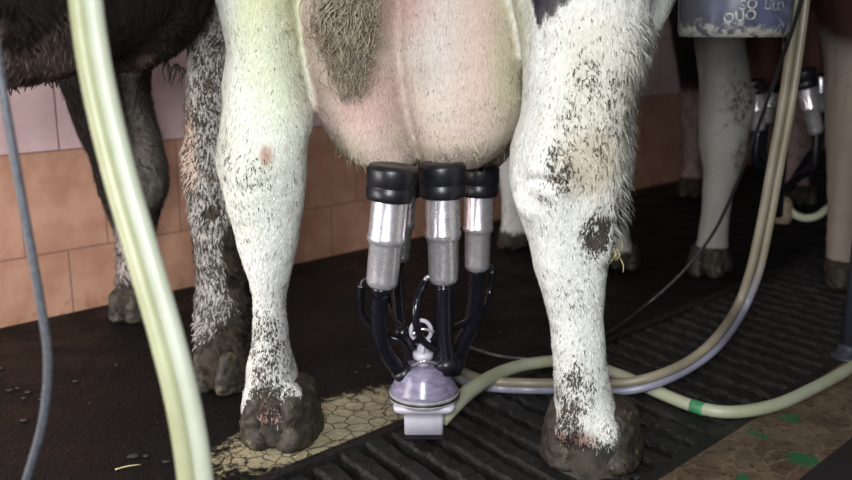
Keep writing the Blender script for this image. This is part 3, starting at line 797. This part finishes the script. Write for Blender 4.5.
# ---------- right cow
def right_cow():
    root = empty('cow', tuple(OR))
    tagp(root, 'reddish brown cow at the right with pale grey legs, behind the hanging bucket', 'cow')
    b = MB(); add_torso(b, OR)
    add_rows(b, hind_upper(R_HIND_L, OR, -1, 0)); add_rows(b, hind_upper(R_HIND_R, OR, 1, 0))
    add_rows(b, front_upper(R_FRONT_L, OR, -1)); d = OR-OM; add_rows(b, front_upper(shift(M_FRONT_R, d), OR, 1))
    b.ellipsoid(P(737, 104, 2.86), (.06, .05, .09)); 
    ul = leg_rows([(-60, 730, 800, 3.06, .16), (0, 734, 797, 3.03, .15), (40, 739, 794, 3.0, .13), (65, 744, 788, 2.98, .10), (84, 752, 778, 2.96, .05)])
    ur = leg_rows([(-60, 780, 850, 3.02, .16), (0, 784, 846, 3.0, .15), (35, 788, 840, 2.98, .13), (58, 794, 832, 2.96, .10), (74, 800, 824, 2.95, .05)])
    uf = leg_rows([(0, 760, 850, 3.26, .15), (50, 775, 842, 3.25, .13), (84, 800, 836, 3.25, .09), (108, 812, 832, 3.25, .05)])
    for u in (ul, ur, uf): add_rows(b, u, n=24)
    def paint(co, nr):
        n = len(co); c = np.tile(np.array([.062, .030, .024]), (n, 1)); dd = np.full(n, .12)
        z = co[:, 2]; rel = co-np.array(OR); a = rel@np.array(FWD); s = rel@np.array(RGT)
        w = np.clip((.80-z+.03*vnoise(co, 12, 41))*10, 0, 1)*(a < .45)
        inu = np.zeros(n)
        for rows in (ul, ur, uf):
            for q in interp_rows(rows, 4):
                r = np.sqrt(((co[:, 0]-q[0])/(q[3]+.006))**2+((co[:, 1]-q[1])/(q[4]+.006))**2)
                inu = np.maximum(inu, (r < 1.06)*(np.abs(z-q[2]) < .03))
        w = w*(1-inu)
        c = lerp(c, w, (.36, .35, .33))
        c = lerp(c, inu*np.clip((.78-z)*6, 0, 1)*.5, (.15, .06, .045))
        dd = np.where(inu > .5, .05, dd); dd = np.where(w > .5, .28, dd)
        dd = np.maximum(dd, blob(co, P(740, 100, 2.83), .075, 1.2, (1.2, .5, .7))*.62*(1-inu))
        dd = np.maximum(dd, blob(co, P(742, 150, 2.85), .06, .6, (1.6, .5, .6))*.5*(1-inu))
        c = lerp(c, w*blob(co, P(834, 190, 2.7), .25, .6, (2.0, .4, .5)), (.36, .30, .25))
        f = (a > .9)*1.0
        c = lerp(c, f*np.clip((z-.52)*30, 0, 1), (.014, .012, .012)); c = lerp(c, f*np.clip((.52-z)*30, 0, 1), (.42, .33, .31))
        dd = np.where((f > .5) & (z < .52), .50, dd)
        dd = np.where(z < .09, 1.3, dd)
        return c, dd
    body, co, nr, coat, dirt = finish_cow(root, b, .010, paint, 4)
    hoof(root, (.925, 2.92, 0), .062, .08, .085, -.3, 8); hoof(root, (1.32, 2.75, 0), .068, .08, .085, -.3, 9)
    hoof(root, (1.275, 4.37, 0), .058, .07, .07, -.3, 10); hoof(root, (.675+d.x, 3.0+d.y, 0), .055, .07, .07, -.3, 11)
    t = MB(); t.tube([OR+FWD*-.16+Vector((0, 0, 1.24)), OR+FWD*-.24+Vector((0, 0, 1.15)), OR+FWD*-.22+Vector((0, 0, 1.0)), OR+FWD*-.2+Vector((0, 0, .86))], [.03, .026, .022, .03], 10, 5)
    t.build('tail', MAT['tail'], root)
right_cow()

# ------------------------------------------------------------------ milking clusters
def teat_cup(root, top, bot, R, label=None, nipple=1, bright=False):
    """top: collar lip, bot: lower end of the shell; R: upper shell radius"""
    top, bot = Vector(top), Vector(bot); L = (bot-top).length
    u = (bot-top).normalized()
    shell = MB()
    shell.lathe(top, bot, [(.24*L, R*.6), (.245*L, R*.98), (.27*L, R), (.55*L, R), (.565*L, R*1.05), (.60*L, R*1.05), (.615*L, R*.98), (.64*L, R*.90), (.93*L, R*.88), (.965*L, R*.84), (.99*L, R*.70), (L, R*.5)], 36)
    o = shell.build('teat_cup', MAT['steel'], root)
    if label: o['label'] = label
    lin = MB()
    lin.lathe(top, bot, [(.0, R*.55), (-.012*L, R*.95), (-.006*L, R*1.24), (.015*L, R*1.34), (.03*L, R*1.37), (.14*L, R*1.35), (.155*L, R*1.27), (.165*L, R*1.27), (.18*L, R*1.33), (.235*L, R*1.32), (.26*L, R*1.28), (.272*L, R*1.2), (.28*L, R*.95)], 36)
    lin.build('rubber_collar', MAT['rubber'], o)
    tail = MB(); tail.lathe(bot-u*.01*L, bot+u, [(0, R*.6), (.03*L, R*.58), (.05*L, R*.5), (.09*L, R*.46)], 24)
    tail.build('liner_end', MAT['tube'], o)
    # pulse nipple
    side = u.cross(Vector((0, 1, 0))).normalized()*nipple
    b0 = top+u*.93*L+side*R*.8; nb = MB(); nb.tube([b0-side*R*.2, b0+side*R*.2+u*R*.1, b0+side*R*.32+u*R*.55], R*.13, 8, 3)
    nb.build('pulse_nipple', MAT['steel'] if bright else MAT['rubber'], o)
    return o, bot+u*.06*L, b0+side*R*.30+u*R*.40
def cluster():
    root = empty('milking_cluster', (0, 1.66, .0))
    tagp(root, 'milking cluster of steel teat cups hanging from the pink udder of the nearest cow', 'milking machine')
    cy = 1.66
    cups = [((393, 166), (381.5, 288), 1.60, 18.6, -1), ((442, 163.5), (443.5, 284), 1.66, 17.3, -1), ((479.5, 166.5), (477, 271), 1.86, 14.6, 1), ((405, 170), (397, 262), 1.90, 14.0, -1)]
    ends = []
    for (tx, ty), (bx, by), Y, r, nd in cups:
        top = P(tx, ty, Y); bot = P(bx, by, Y+.0)
        bright = tx == 442
        ends.append(teat_cup(root, top, bot, r*PX(Y, 220), nipple=nd, bright=bright))
    # claw
    cb = P(424, 436, cy); k = PX(cy, 400)
    c = Vector((cb.x, cy, 0)); 
    zf = lambda py: P(424, py, cy).z
    up = Vector((0, 0, 1))
    dome = MB()
    z0 = zf(391)
    prof = [(0, 32), (0.004, 34), (.010, 32.5), (.020, 30), (.032, 27.5), (.042, 25.5), (.049, 22.5), (.053, 18), (.0555, 11), (.056, 1)]
    dome.lathe(c+up*z0, c+up*(z0+1), [(h, r*k) for h, r in prof], 40)
    dm = dome.build('claw_bowl', MAT['claw'], root)
    dm['label'] = 'translucent lilac claw bowl'
    rim = MB(); rim.lathe(c+up*(z0-.016), c+up*(z0+1), [(0, 24*k), (.0, 31*k), (.003, 34.5*k), (.008, 35.5*k), (.011, 35*k), (.0115, 33.5*k), (.0135, 33.5*k), (.014, 35.3*k), (.018, 34.5*k), (.020, 31*k), (.020, 10*k)], 44)
    rim.build('claw_rim', MAT['claw_rim'], root)
    gk = MB(); gk.lathe(c+up*(z0-.0055), c+up*(z0+1), [(0, 30*k), (0, 35.9*k), (.003, 35.9*k), (.003, 30*k)], 44); gk.build('gasket', MAT['rubber'], root)
    bx = MB()
    zt, zb = z0-.012, zf(427)
    rings = []
    for t, w in ((0, 30), (.14, 29), (.26, 24.5), (.34, 20.5), (.5, 19.6), (1, 19.4)):
        z = zt+(zb-zt)*t; w *= k; r = w*.18
        pts = []
        for cx, cyy, a0 in ((w-r, w-r, 0), (-w+r, w-r, 90), (-w+r, -w+r, 180), (w-r, -w+r, 270)):
            for a in (0, 30, 60, 90):
                an = math.radians(a0+a); pts.append((c.x+cx+r*math.cos(an), c.y+cyy+r*math.sin(an), z))
        rings.append(pts)
    bx.rings(rings); bx.build('claw_base', MAT['claw_white'], root)
    ft = MB(); ft.box((c.x, c.y, zb-.0035), (19.8*k, 0, 0), (0, 19.8*k, 0), (0, 0, .0045)); ft.build('claw_foot', MAT['rubber'], root, False)
    # inlets on the dome
    tops = {0: (408, 372, -.010), 1: (446, 366, -.008), 2: (452, 364, .02), 3: (414, 366, .02)}
    # short milk tubes
    paths = {0: [(379, 318), (382, 343), (393, 362)], 1: [(443.5, 312), (444, 338), (446, 354)], 2: [(476, 298), (472, 322), (460, 347)], 3: [(398, 300), (402, 330), (410, 352)]}
    rad = {0: 8.3, 1: 9.8, 2: 8.2, 3: 6.5}
    for i in range(4):
        Y = cups[i][2]; ex = tops[i]; end = P(ex[0], ex[1]+6, cy+ex[2])
        pts = [ends[i][1]+Vector((0, 0, .012))]
        for j, (px, py) in enumerate(paths[i]): pts.append(P(px, py, Y+(cy+ex[2]-Y)*(j+1)/4))
        pts.append(end)
        b = MB(); b.tube(pts, rad[i]*PX(Y, 330), 18, 6); b.build('short_milk_tube', MAT['tube'], root)
        n = (pts[-1]-pts[-2]).normalized()
        cf = MB(); cf.lathe(end-n*.028, end+n, [(0, .6*rad[i]*k), (.0, 1.22*rad[i]*k), (.02, 1.25*rad[i]*k), (.022, 1.1*rad[i]*k), (.03, 1.2*rad[i]*k)], 20)
        cf.build('tube_cuff', MAT['rubber'], root)
    # pulse tubes
    pd = P(424, 348, cy+.02)
    pps = [[ends[1][2], P(417, 300, 1.63), P(416, 322, 1.62), P(424, 342, 1.63), P(440, 352, 1.65)],
           [ends[0][2], P(361, 298, 1.62), P(362, 315, 1.66), P(385, 335, 1.70), P(420, 345, 1.69)],
           [ends[2][2], P(489, 296, 1.86), P(482, 312, 1.80), P(462, 324, 1.74), P(436, 334, 1.70)],
           [P(392, 270, 1.90), P(388, 300, 1.88), P(398, 322, 1.80), P(420, 338, 1.72)]]
    for q, pp in enumerate(pps):
        b = MB(); b.tube(pp, [.0075, .0078, .0075, .007, .007][:len(pp)], 12, 6); b.build('pulse_tube', MAT['tube'], root)
    # pulse distributor and hanging hook on the claw
    d = MB(); d.lathe(P(423, 374, cy), P(423, 340, cy), [(0, .012), (.012, .014), (.03, .011), (.034, .020), (.046, .020), (.048, .012), (.06, .010), (.062, .003)], 20)
    d.build('pulse_distributor', MAT['claw_white'], root)
    n2 = MB(); n2.lathe(P(412, 350, cy), P(398, 325, cy), [(0, .008), (.03, .012), (.034, .016), (.05, .014), (.052, .004)], 16); n2.build('shutoff_valve', MAT['tube'], root)
    r = MB(); pts = []
    cc = P(421, 331, 1.64)
    for j in range(13):
        a = math.radians(-60+j*24); pts.append(cc+Vector((math.cos(a)*.019, 0, math.sin(a)*.021)))
    r.tube(pts, .0042, 8, 2); r.tube([P(422, 356, 1.645), P(424, 346, 1.64), P(430, 340, 1.64)], .004, 8, 3); r.build('hanging_hook', MAT['claw_white'], root)
    w = MB(); w.tube([P(412, 335, 1.625), P(422, 329, 1.62), P(434, 332, 1.625)], .0026, 8, 4); w.build('wire_clip', MAT['steel'], root); w = MB(); w.tube([P(412, 366, 1.635), P(424, 361, 1.61), P(438, 364, 1.635)], .0024, 8, 4); w.build('wire_clip', MAT['steel'], root)
cluster()
def far_cluster():
    root = empty('milking_cluster', (1.2, 2.95, 0))
    tagp(root, 'shadowed milking cluster under the udder of the reddish brown cow at the right', 'milking machine')
    k = 1.0
    cups = [((753, 80), (758, 131), 2.90, 8.6), ((772, 80), (765, 124), 2.98, 8), ((803, 70), (816, 134), 2.86, 8.8), ((820, 62), (822, 112), 3.12, 8)]
    clw = P(783, 205, 2.96); 
    for (tx, ty), (bx, by), Y, r in cups:
        o, e, nn = teat_cup(root, P(tx, ty, Y), P(bx, by, Y), r*PX(Y, 110))
        b = MB(); end = clw+Vector(((tx-795)*.0006, 0, .055))
        b.tube([e+Vector((0, 0, .01)), e+Vector((0, 0, -.09)), (e+end)/2+Vector((0, 0, -.04)), end], .014, 12, 6); b.build('short_milk_tube', MAT['tube'], root)
    d = MB(); d.lathe(clw+Vector((0, 0, -.06)), clw+Vector((0, 0, 1)), [(0, .02), (.002, .030), (.02, .034), (.035, .040), (.04, .034), (.07, .028), (.085, .018), (.09, .004)], 30)
    d.build('claw_bowl', MAT['claw_far'], root)
far_cluster()

# ------------------------------------------------------------------ hoses
def hose_thing(name, label, cat, mats, paths, parts=None):
    """one hose of one or more joined tubes"""
    if len(paths) == 1:
        b = MB(); pts, r = paths[0]; b.tube(pts, r, 20, 10)
        o = b.build(name, mats[0]); tagp(o, label, cat); return o
    root = empty(name, tuple(Vector(paths[0][0][0]).xy.to_3d()))
    tagp(root, label, cat)
    for (pts, r), m, pn in zip(paths, mats, parts):
        b = MB(); b.tube(pts, r, 20, 10); b.build(pn, m, root)
    return root
# foreground twin hose falling into the pit
c1 = [(80, -70), (92, 60), (113, 160), (147, 280), (180, 390), (194, 480), (199, 560), (200, 660)]
def twin(c, Y, dx, r): return [P(px+dx*(1), py, Y(py) if callable(Y) else Y) for px, py in c]
fy = lambda py: 1.02-.10*(py/480)
cc = [(80, -80), (85, 0), (97, 80), (118, 170), (144, 260), (167, 340), (184, 410), (195, 480), (201, 560), (203, 680)]
rr_ = .0100
pa = [P(x-7.6+(-1.2*y/480), y, fy(y)) for x, y in cc]; pb = [P(x+7.6+(1.5*y/480), y, fy(y)+.002) for x, y in cc]
pa = [pa[0]+Vector((-.03, 0, 1.4)), pa[0]+Vector((-.02, 0, .5))]+pa; pb = [pb[0]+Vector((-.03, 0, 1.4)), pb[0]+Vector((-.02, 0, .5))]+pb
hose_thing('twin_hose', 'thick pale yellow-green twin hose hanging in front of the left cow', 'hose', [MAT['hose_yellow'], MAT['hose_pale']],
           [(pa, [.0098]*12), (pb, [.0108]*12)], ['milk_tube', 'pulse_tube'])
# grey cord at the far left
hose_thing('grey_cord', 'thin grey braided cord hanging at the far left edge', 'cord', [MAT['cord']],
           [([P(-30, -60, .98)+Vector((-.02, 0, 1.3)), P(-30, -60, .98)+Vector((-.01, 0, .4)), P(-16, -60, .98), P(-6, 30, 1.0), P(6, 110, 1.0), P(24, 210, 1.0), P(40, 300, 1.0), P(48, 360, 1.0), P(43, 420, 1.0), P(28, 475, 1.0), P(8, 540, 1.0), P(-10, 640, 1.0)], .0052)])
# milk hose of the near cluster
r1 = .0125
def onf(px, py, r): return G(px, py, r)
mh = [P(440, 421, 1.67), P(453, 406, 1.69), P(474, 388, 1.80), onf(500, 373, .03), onf(530, 364, .02), onf(575, 361, r1), onf(620, 375, r1), onf(660, 393, r1), onf(700, 408, r1), onf(735, 412, r1), onf(775, 405, r1), onf(812, 389, r1), onf(852, 367, r1), onf(900, 335, r1)]
mk = hose_thing('milk_hose', 'pale green milk hose curving across the grating from the claw to the right', 'hose', [MAT['hose_green']], [(mh, [.016, .0175, .0165, .015, .014]+[.0135]*9)])
tp = MB(); q0, q1 = onf(692, 405.5, r1), onf(704, 409.5, r1); tp.tube([q0, (q0+q1)/2, q1], .0142, 18, 2)
t = tp.build('tape_band', MAT['green_tape']); t.parent = mk; t['label'] = 'green tape band'
# twin pulse hose rising to the right
th = [P(452, 368, 1.73), P(466, 378, 1.82), onf(490, 386, .014), onf(530, 389, .012), onf(575, 389, .012), onf(620, 387, .030), onf(655, 380, .048), onf(690, 364, .065), onf(718, 341, .10)]
vy = 2.14
th2 = [P(740, 309, vy), P(755, 270, vy), P(766, 220, vy), P(776, 165, vy), P(786, 110, vy), P(795, 50, vy), P(802, -10, vy), P(806, -90, vy), P(812, -250, vy), P(812, -250, vy)+Vector((.02, 0, .5)), P(812, -250, vy)+Vector((.02, .02, 1.0))]
allp = th+th2
w_ = [.0,]*len(allp)
pA = [p+Vector((-.0105*min(1, max(0, (i-7)/3)), 0, .0095*(1-min(1, max(0, (i-8)/4))))) for i, p in enumerate(allp)]
pB = [p+Vector((.0105*min(1, max(0, (i-7)/3)), .0, -.0095*(1-min(1, max(0, (i-8)/4))))) for i, p in enumerate(allp)]
pB = [Vector((p.x, p.y, max(p.z, .0105))) for p in pB]
pA = [Vector((p.x, p.y, max(p.z, .026))) if i > 1 else p for i, p in enumerate(pA)]
hose_thing('pulsation_hose', 'grey beige twin hose lying behind the right hind leg and rising beside the bucket', 'hose', [MAT['hose_beige'], MAT['hose_lilac']],
           [(pA, .0105), (pB, .0095)], ['upper_tube', 'lower_tube'])
# thin black cable
cb = [onf(466, 346, .006), onf(500, 356, .006), onf(540, 358, .006), onf(580, 347, .006), onf(612, 331, .006), P(645, 306, 2.42), P(680, 275, 2.40), P(712, 235, 2.36), P(735, 188, 2.3), P(757, 130, 2.2), P(778, 70, 2.09), P(797, 15, 2.02), P(815, -60, 1.98), P(830, -200, 1.98), P(832, -200, 1.98)+Vector((0, 0, 1.0))]
hose_thing('black_cable', 'thin black cable sweeping up from the dark floor past the bucket', 'cable', [MAT['black_cable']], [(cb, .0042)])
# hose curled under the right cow
fh = [P(787, 206, 2.96), P(794, 214, 2.94), P(805, 218, 2.93), P(817, 216, 2.93), P(828, 208, 2.95), P(838, 200, 3.0), P(856, 196, 3.1)]
hose_thing('curled_hose', 'short cream hose curving from the shadowed far claw under the reddish brown cow', 'hose', [MAT['hose_green']], [(fh, .0125)])
# hose behind that, dark
dh = [P(786, 20, 2.75)+Vector((.02, 0, 1.6)), P(786, 20, 2.75)+Vector((0, 0, .5)), P(786, 20, 2.75), P(787, 90, 2.75), P(782, 160, 2.78), P(778, 215, 2.85)]
hose_thing('dark_hose', 'dark hose hanging behind the beige twin hose under the reddish brown cow', 'hose', [MAT['tube']], [(dh, .015)])

# ------------------------------------------------------------------ stall rail, post, bucket
pb_ = G(848, 357); sP = (pb_-WA).dot(WD); dP = (pb_-WA).dot(WN)
root = empty('stall_rail', tuple(pb_)); tagp(root, 'dark steel stall post on the tiled strip at the right edge, carrying a rail', 'railing')
b = MB(); b.tube([pb_, pb_+Vector((0, 0, .6)), pb_+Vector((0, 0, 1.28))], .019, 20, 2); b.build('post', MAT['post'], root)
b = MB(); b.lathe(pb_+Vector((0, 0, .0)), pb_+Vector((0, 0, 1)), [(0, .02), (0, .045), (.006, .045), (.010, .03), (.03, .026), (.035, .02)], 24); b.build('base_collar', MAT['post'], root)
b = MB(); b.tube([W(sP-1.6, dP, 1.26), W(sP, dP, 1.26), W(sP+1.2, dP, 1.26)], .02, 20, 4); b.build('rail', MAT['post'], root)
for ds in (-1.6,):
    b = MB(); q = W(sP+ds, dP, 0); b.tube([q, q+Vector((0, 0, .6)), q+Vector((0, 0, 1.28))], .019, 16, 2)
# bucket hanging on the rail
best = min(((abs(426+F*(W(s, dP-.0).x)/(W(s, dP).y*CP)-733), s) for s in [sP-1.2+i*.005 for i in range(240)]))
bc = W(best[1], dP, 0); BY = bc.y
bz = P(733, 37, BY).z; br = 54*PX(BY, 20)
BK = empty('bucket', (bc.x, bc.y, bz)); tagp(BK, 'worn blue plastic bucket with crusted white marks hanging above the grating', 'bucket')
def bucket_mat():
    m = NT('worn_blue_plastic'); v = m.obj()
    sx = m.n('ShaderNodeSeparateXYZ'); m.l(v, sx.inputs[0])
    f = m.noise(v, 14, 5, .65); g = m.noise(v, 55, 5, .7)
    c = m.mix(m.ramp(f, .4, .62), (.036, .037, .050), (.062, .072, .125))
    c = m.mix(m.ramp(sx.outputs[0], -.10, -.04, 1, 0), c, (.06, .06, .065))
    low = m.ramp(sx.outputs[2], .0, .045, .20, -.06)
    c = m.mix(m.ramp(m.math('ADD', g, low), .56, .72), c, (.22, .21, .18))
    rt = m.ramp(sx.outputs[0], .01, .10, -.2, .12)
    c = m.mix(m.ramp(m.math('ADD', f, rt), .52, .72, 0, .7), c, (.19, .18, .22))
    m.col(c); m.rough(.35); return m.m
b = MB(); u = Vector((0, 0, 1)); o0 = Vector((bc.x, bc.y, bz))
b.lathe(o0, o0+u, [(.006, .001), (.006, br*.88), (0, br*.90), (0, br*.955), (.006, br*.985), (.012, br), (.10, br*1.03), (.20, br*1.06), (.27, br*1.08), (.275, br*1.12), (.285, br*1.12), (.287, br*1.05), (.27, br*1.05), (.02, br*.96), (.012, .001)], 64)
bo = b.build('bucket_wall', bucket_mat(), BK)
b = MB(); hp = [o0+Vector((math.cos(a)*br*1.1, 0, .25+math.sin(a)*(1.245-bz-.25))) for a in [math.pi*i/12 for i in range(13)]]
b.tube(hp, .004, 8, 3); b.build('handle', MAT['steel'], BK)
# worn white lettering wrapped round the bucket
def lettering(txt, size, u0, z0, rot, name='worn_lettering'):
    cu = bpy.data.curves.new('t', 'FONT'); cu.body = txt; cu.size = size; cu.extrude = .0; cu.offset = size*.03; cu.resolution_u = 3
    ob = bpy.data.objects.new('t', cu); COL.objects.link(ob)
    dg = bpy.context.evaluated_depsgraph_get(); dg.update()
    me = bpy.data.meshes.new_from_object(ob.evaluated_get(dg)); bpy.data.objects.remove(ob)
    bm = bmesh.new(); bm.from_mesh(me)
    bmesh.ops.subdivide_edges(bm, edges=[e for e in bm.edges if e.calc_length() > size*.15], cuts=2)
    cr, sr = math.cos(rot), math.sin(rot)
    for v in bm.verts:
        x, y = v.co.x*cr-v.co.y*sr+u0, v.co.x*sr+v.co.y*cr+z0
        R = br*(1+.03*y/.1)+.0012; a = x/R
        v.co = Vector((math.sin(a)*R, -math.cos(a)*R, y))
    bm.to_mesh(me); bm.free(); me.materials.append(MAT['letter'])
    ob = bpy.data.objects.new(name, me); COL.objects.link(ob); ob.parent = BK
MAT['letter'] = simple('worn_white_print', (.27, .26, .23), .5, dirt=(.06, .065, .12), dirt_amt=.52, nscale=160)
kx = PX(BY, 20)
lettering('OUO', 13*kx, (706-733)*kx, (38-25)*kx, .14)
lettering('SO', 13*kx, (720-733)*kx, (38-13)*kx, .12)
lettering('ULO', 12*kx, (742-733)*kx, (38-12)*kx, -.06)
# ------------------------------------------------------------------ straw and dung crumbs
random.seed(11)
def straw(p, ang, ln, label, r=.0016, tilt=0):
    p = Vector(p); d = Vector((math.cos(ang), math.sin(ang), tilt))*ln*.5
    b = MB(); b.tube([p-d, p+Vector((0, 0, ln*.04)), p+d], [r, r, r*.6], 6, 3)
    o = b.build('straw', MAT['straw']); tagp(o, label, 'straw', 'loose straws'); return o
straw(G(128, 467, .003), .45, .045, 'pale straw lying on the dark floor at the bottom left')
straw(G(298, 455, .003), 1.2, .02, 'tiny straw on the tile edge right of the left hind hoof')
# straw clump stuck on the right hind leg
st = MB()
for i in range(16):
    p = P(616+random.uniform(-5, 4), 232+random.uniform(-8, 26), 1.53+random.uniform(-.01, .01)); q = p+Vector((random.uniform(-.012, .012), random.uniform(-.01, .002), random.uniform(-.035, .01)))
    st.tube([p, (p+q)/2+Vector((.003, -.002, 0)), q], [.0012, .0012, .0006], 4, 2)
o = st.build('straw_clump', MAT['straw']); tagp(o, 'wisps of straw caught in the hair of the right hind leg', 'straw')
stuff = MB()
for i in range(110):
    s = random.uniform(-.7, 2.2); d = random.uniform(.15, 1.12); p = W(s, d, .002)
    r = random.uniform(.002, .006)
    stuff.ellipsoid(p, (r*random.uniform(.8, 1.5), r, r*.45), 7, 5)
for px, py in ((18, 388), (28, 392), (24, 398), (10, 390), (24, 420), (130, 457), (134, 456), (76, 381)):
    r = random.uniform(.004, .008); stuff.ellipsoid(G(px, py, .003), (r*1.5, r, r*.5), 8, 6)
o = stuff.build('dung_crumbs', MAT['dung2'] if 'dung2' in MAT else simple('dry_dung', (.022, .016, .010), .7, nscale=80, bump=.6)); tagp(o, 'scattered dung crumbs on the dark floor', 'dung', kind='stuff')

# ------------------------------------------------------------------ light, world, camera
def area(name, loc, target, size, size_y, energy, col):
    l = bpy.data.lights.new(name, 'AREA'); l.shape = 'RECTANGLE'; l.size = size; l.size_y = size_y; l.energy = energy; l.color = col
    o = bpy.data.objects.new(name, l); COL.objects.link(o); o.location = loc
    o.rotation_euler = (Vector(target)-Vector(loc)).to_track_quat('-Z', 'Y').to_euler(); return o
area('work_lamp', (-.16, -.30, 1.02), (.05, 1.9, .35), .45, .35, 40, (.95, .975, 1.0))
area('pit_tube_light', (.2, -.9, 2.5), (.1, 1.6, .3), 1.4, .3, 20, (.92, .96, 1.0))
area('side_door_daylight', tuple(W(-1.5, .75, .75)), tuple(W(.8, .2, .3)), 1.0, 1.2, 56, (1.0, .97, .96))
area('wall_fill_light', tuple(W(1.0, .55, 2.55)), tuple(W(1.05, .0, .2)), .8, .12, 15, (1.0, .96, .94))  # added fill lamp, brightens the middle of the back wall from above
wd = bpy.data.worlds.new('world'); SC.world = wd; wd.use_nodes = True
wd.node_tree.nodes['Background'].inputs[0].default_value = (.75, .80, .9, 1); wd.node_tree.nodes['Background'].inputs[1].default_value = .05
cam = bpy.data.cameras.new('camera'); co_ = bpy.data.objects.new('camera', cam); COL.objects.link(co_)
co_.location = (0, 0, H); co_.rotation_euler = (math.pi/2-PITCH, 0, 0)
cam.sensor_width = 36; cam.lens = F/852*36; cam.clip_start = .02
cam.dof.use_dof = True; cam.dof.focus_distance = 1.66; cam.dof.aperture_fstop = 3.2
SC.camera = co_
SC.view_settings.view_transform = 'Standard'; SC.view_settings.look = 'None'; SC.view_settings.exposure = 0.0; SC.view_settings.gamma = 1
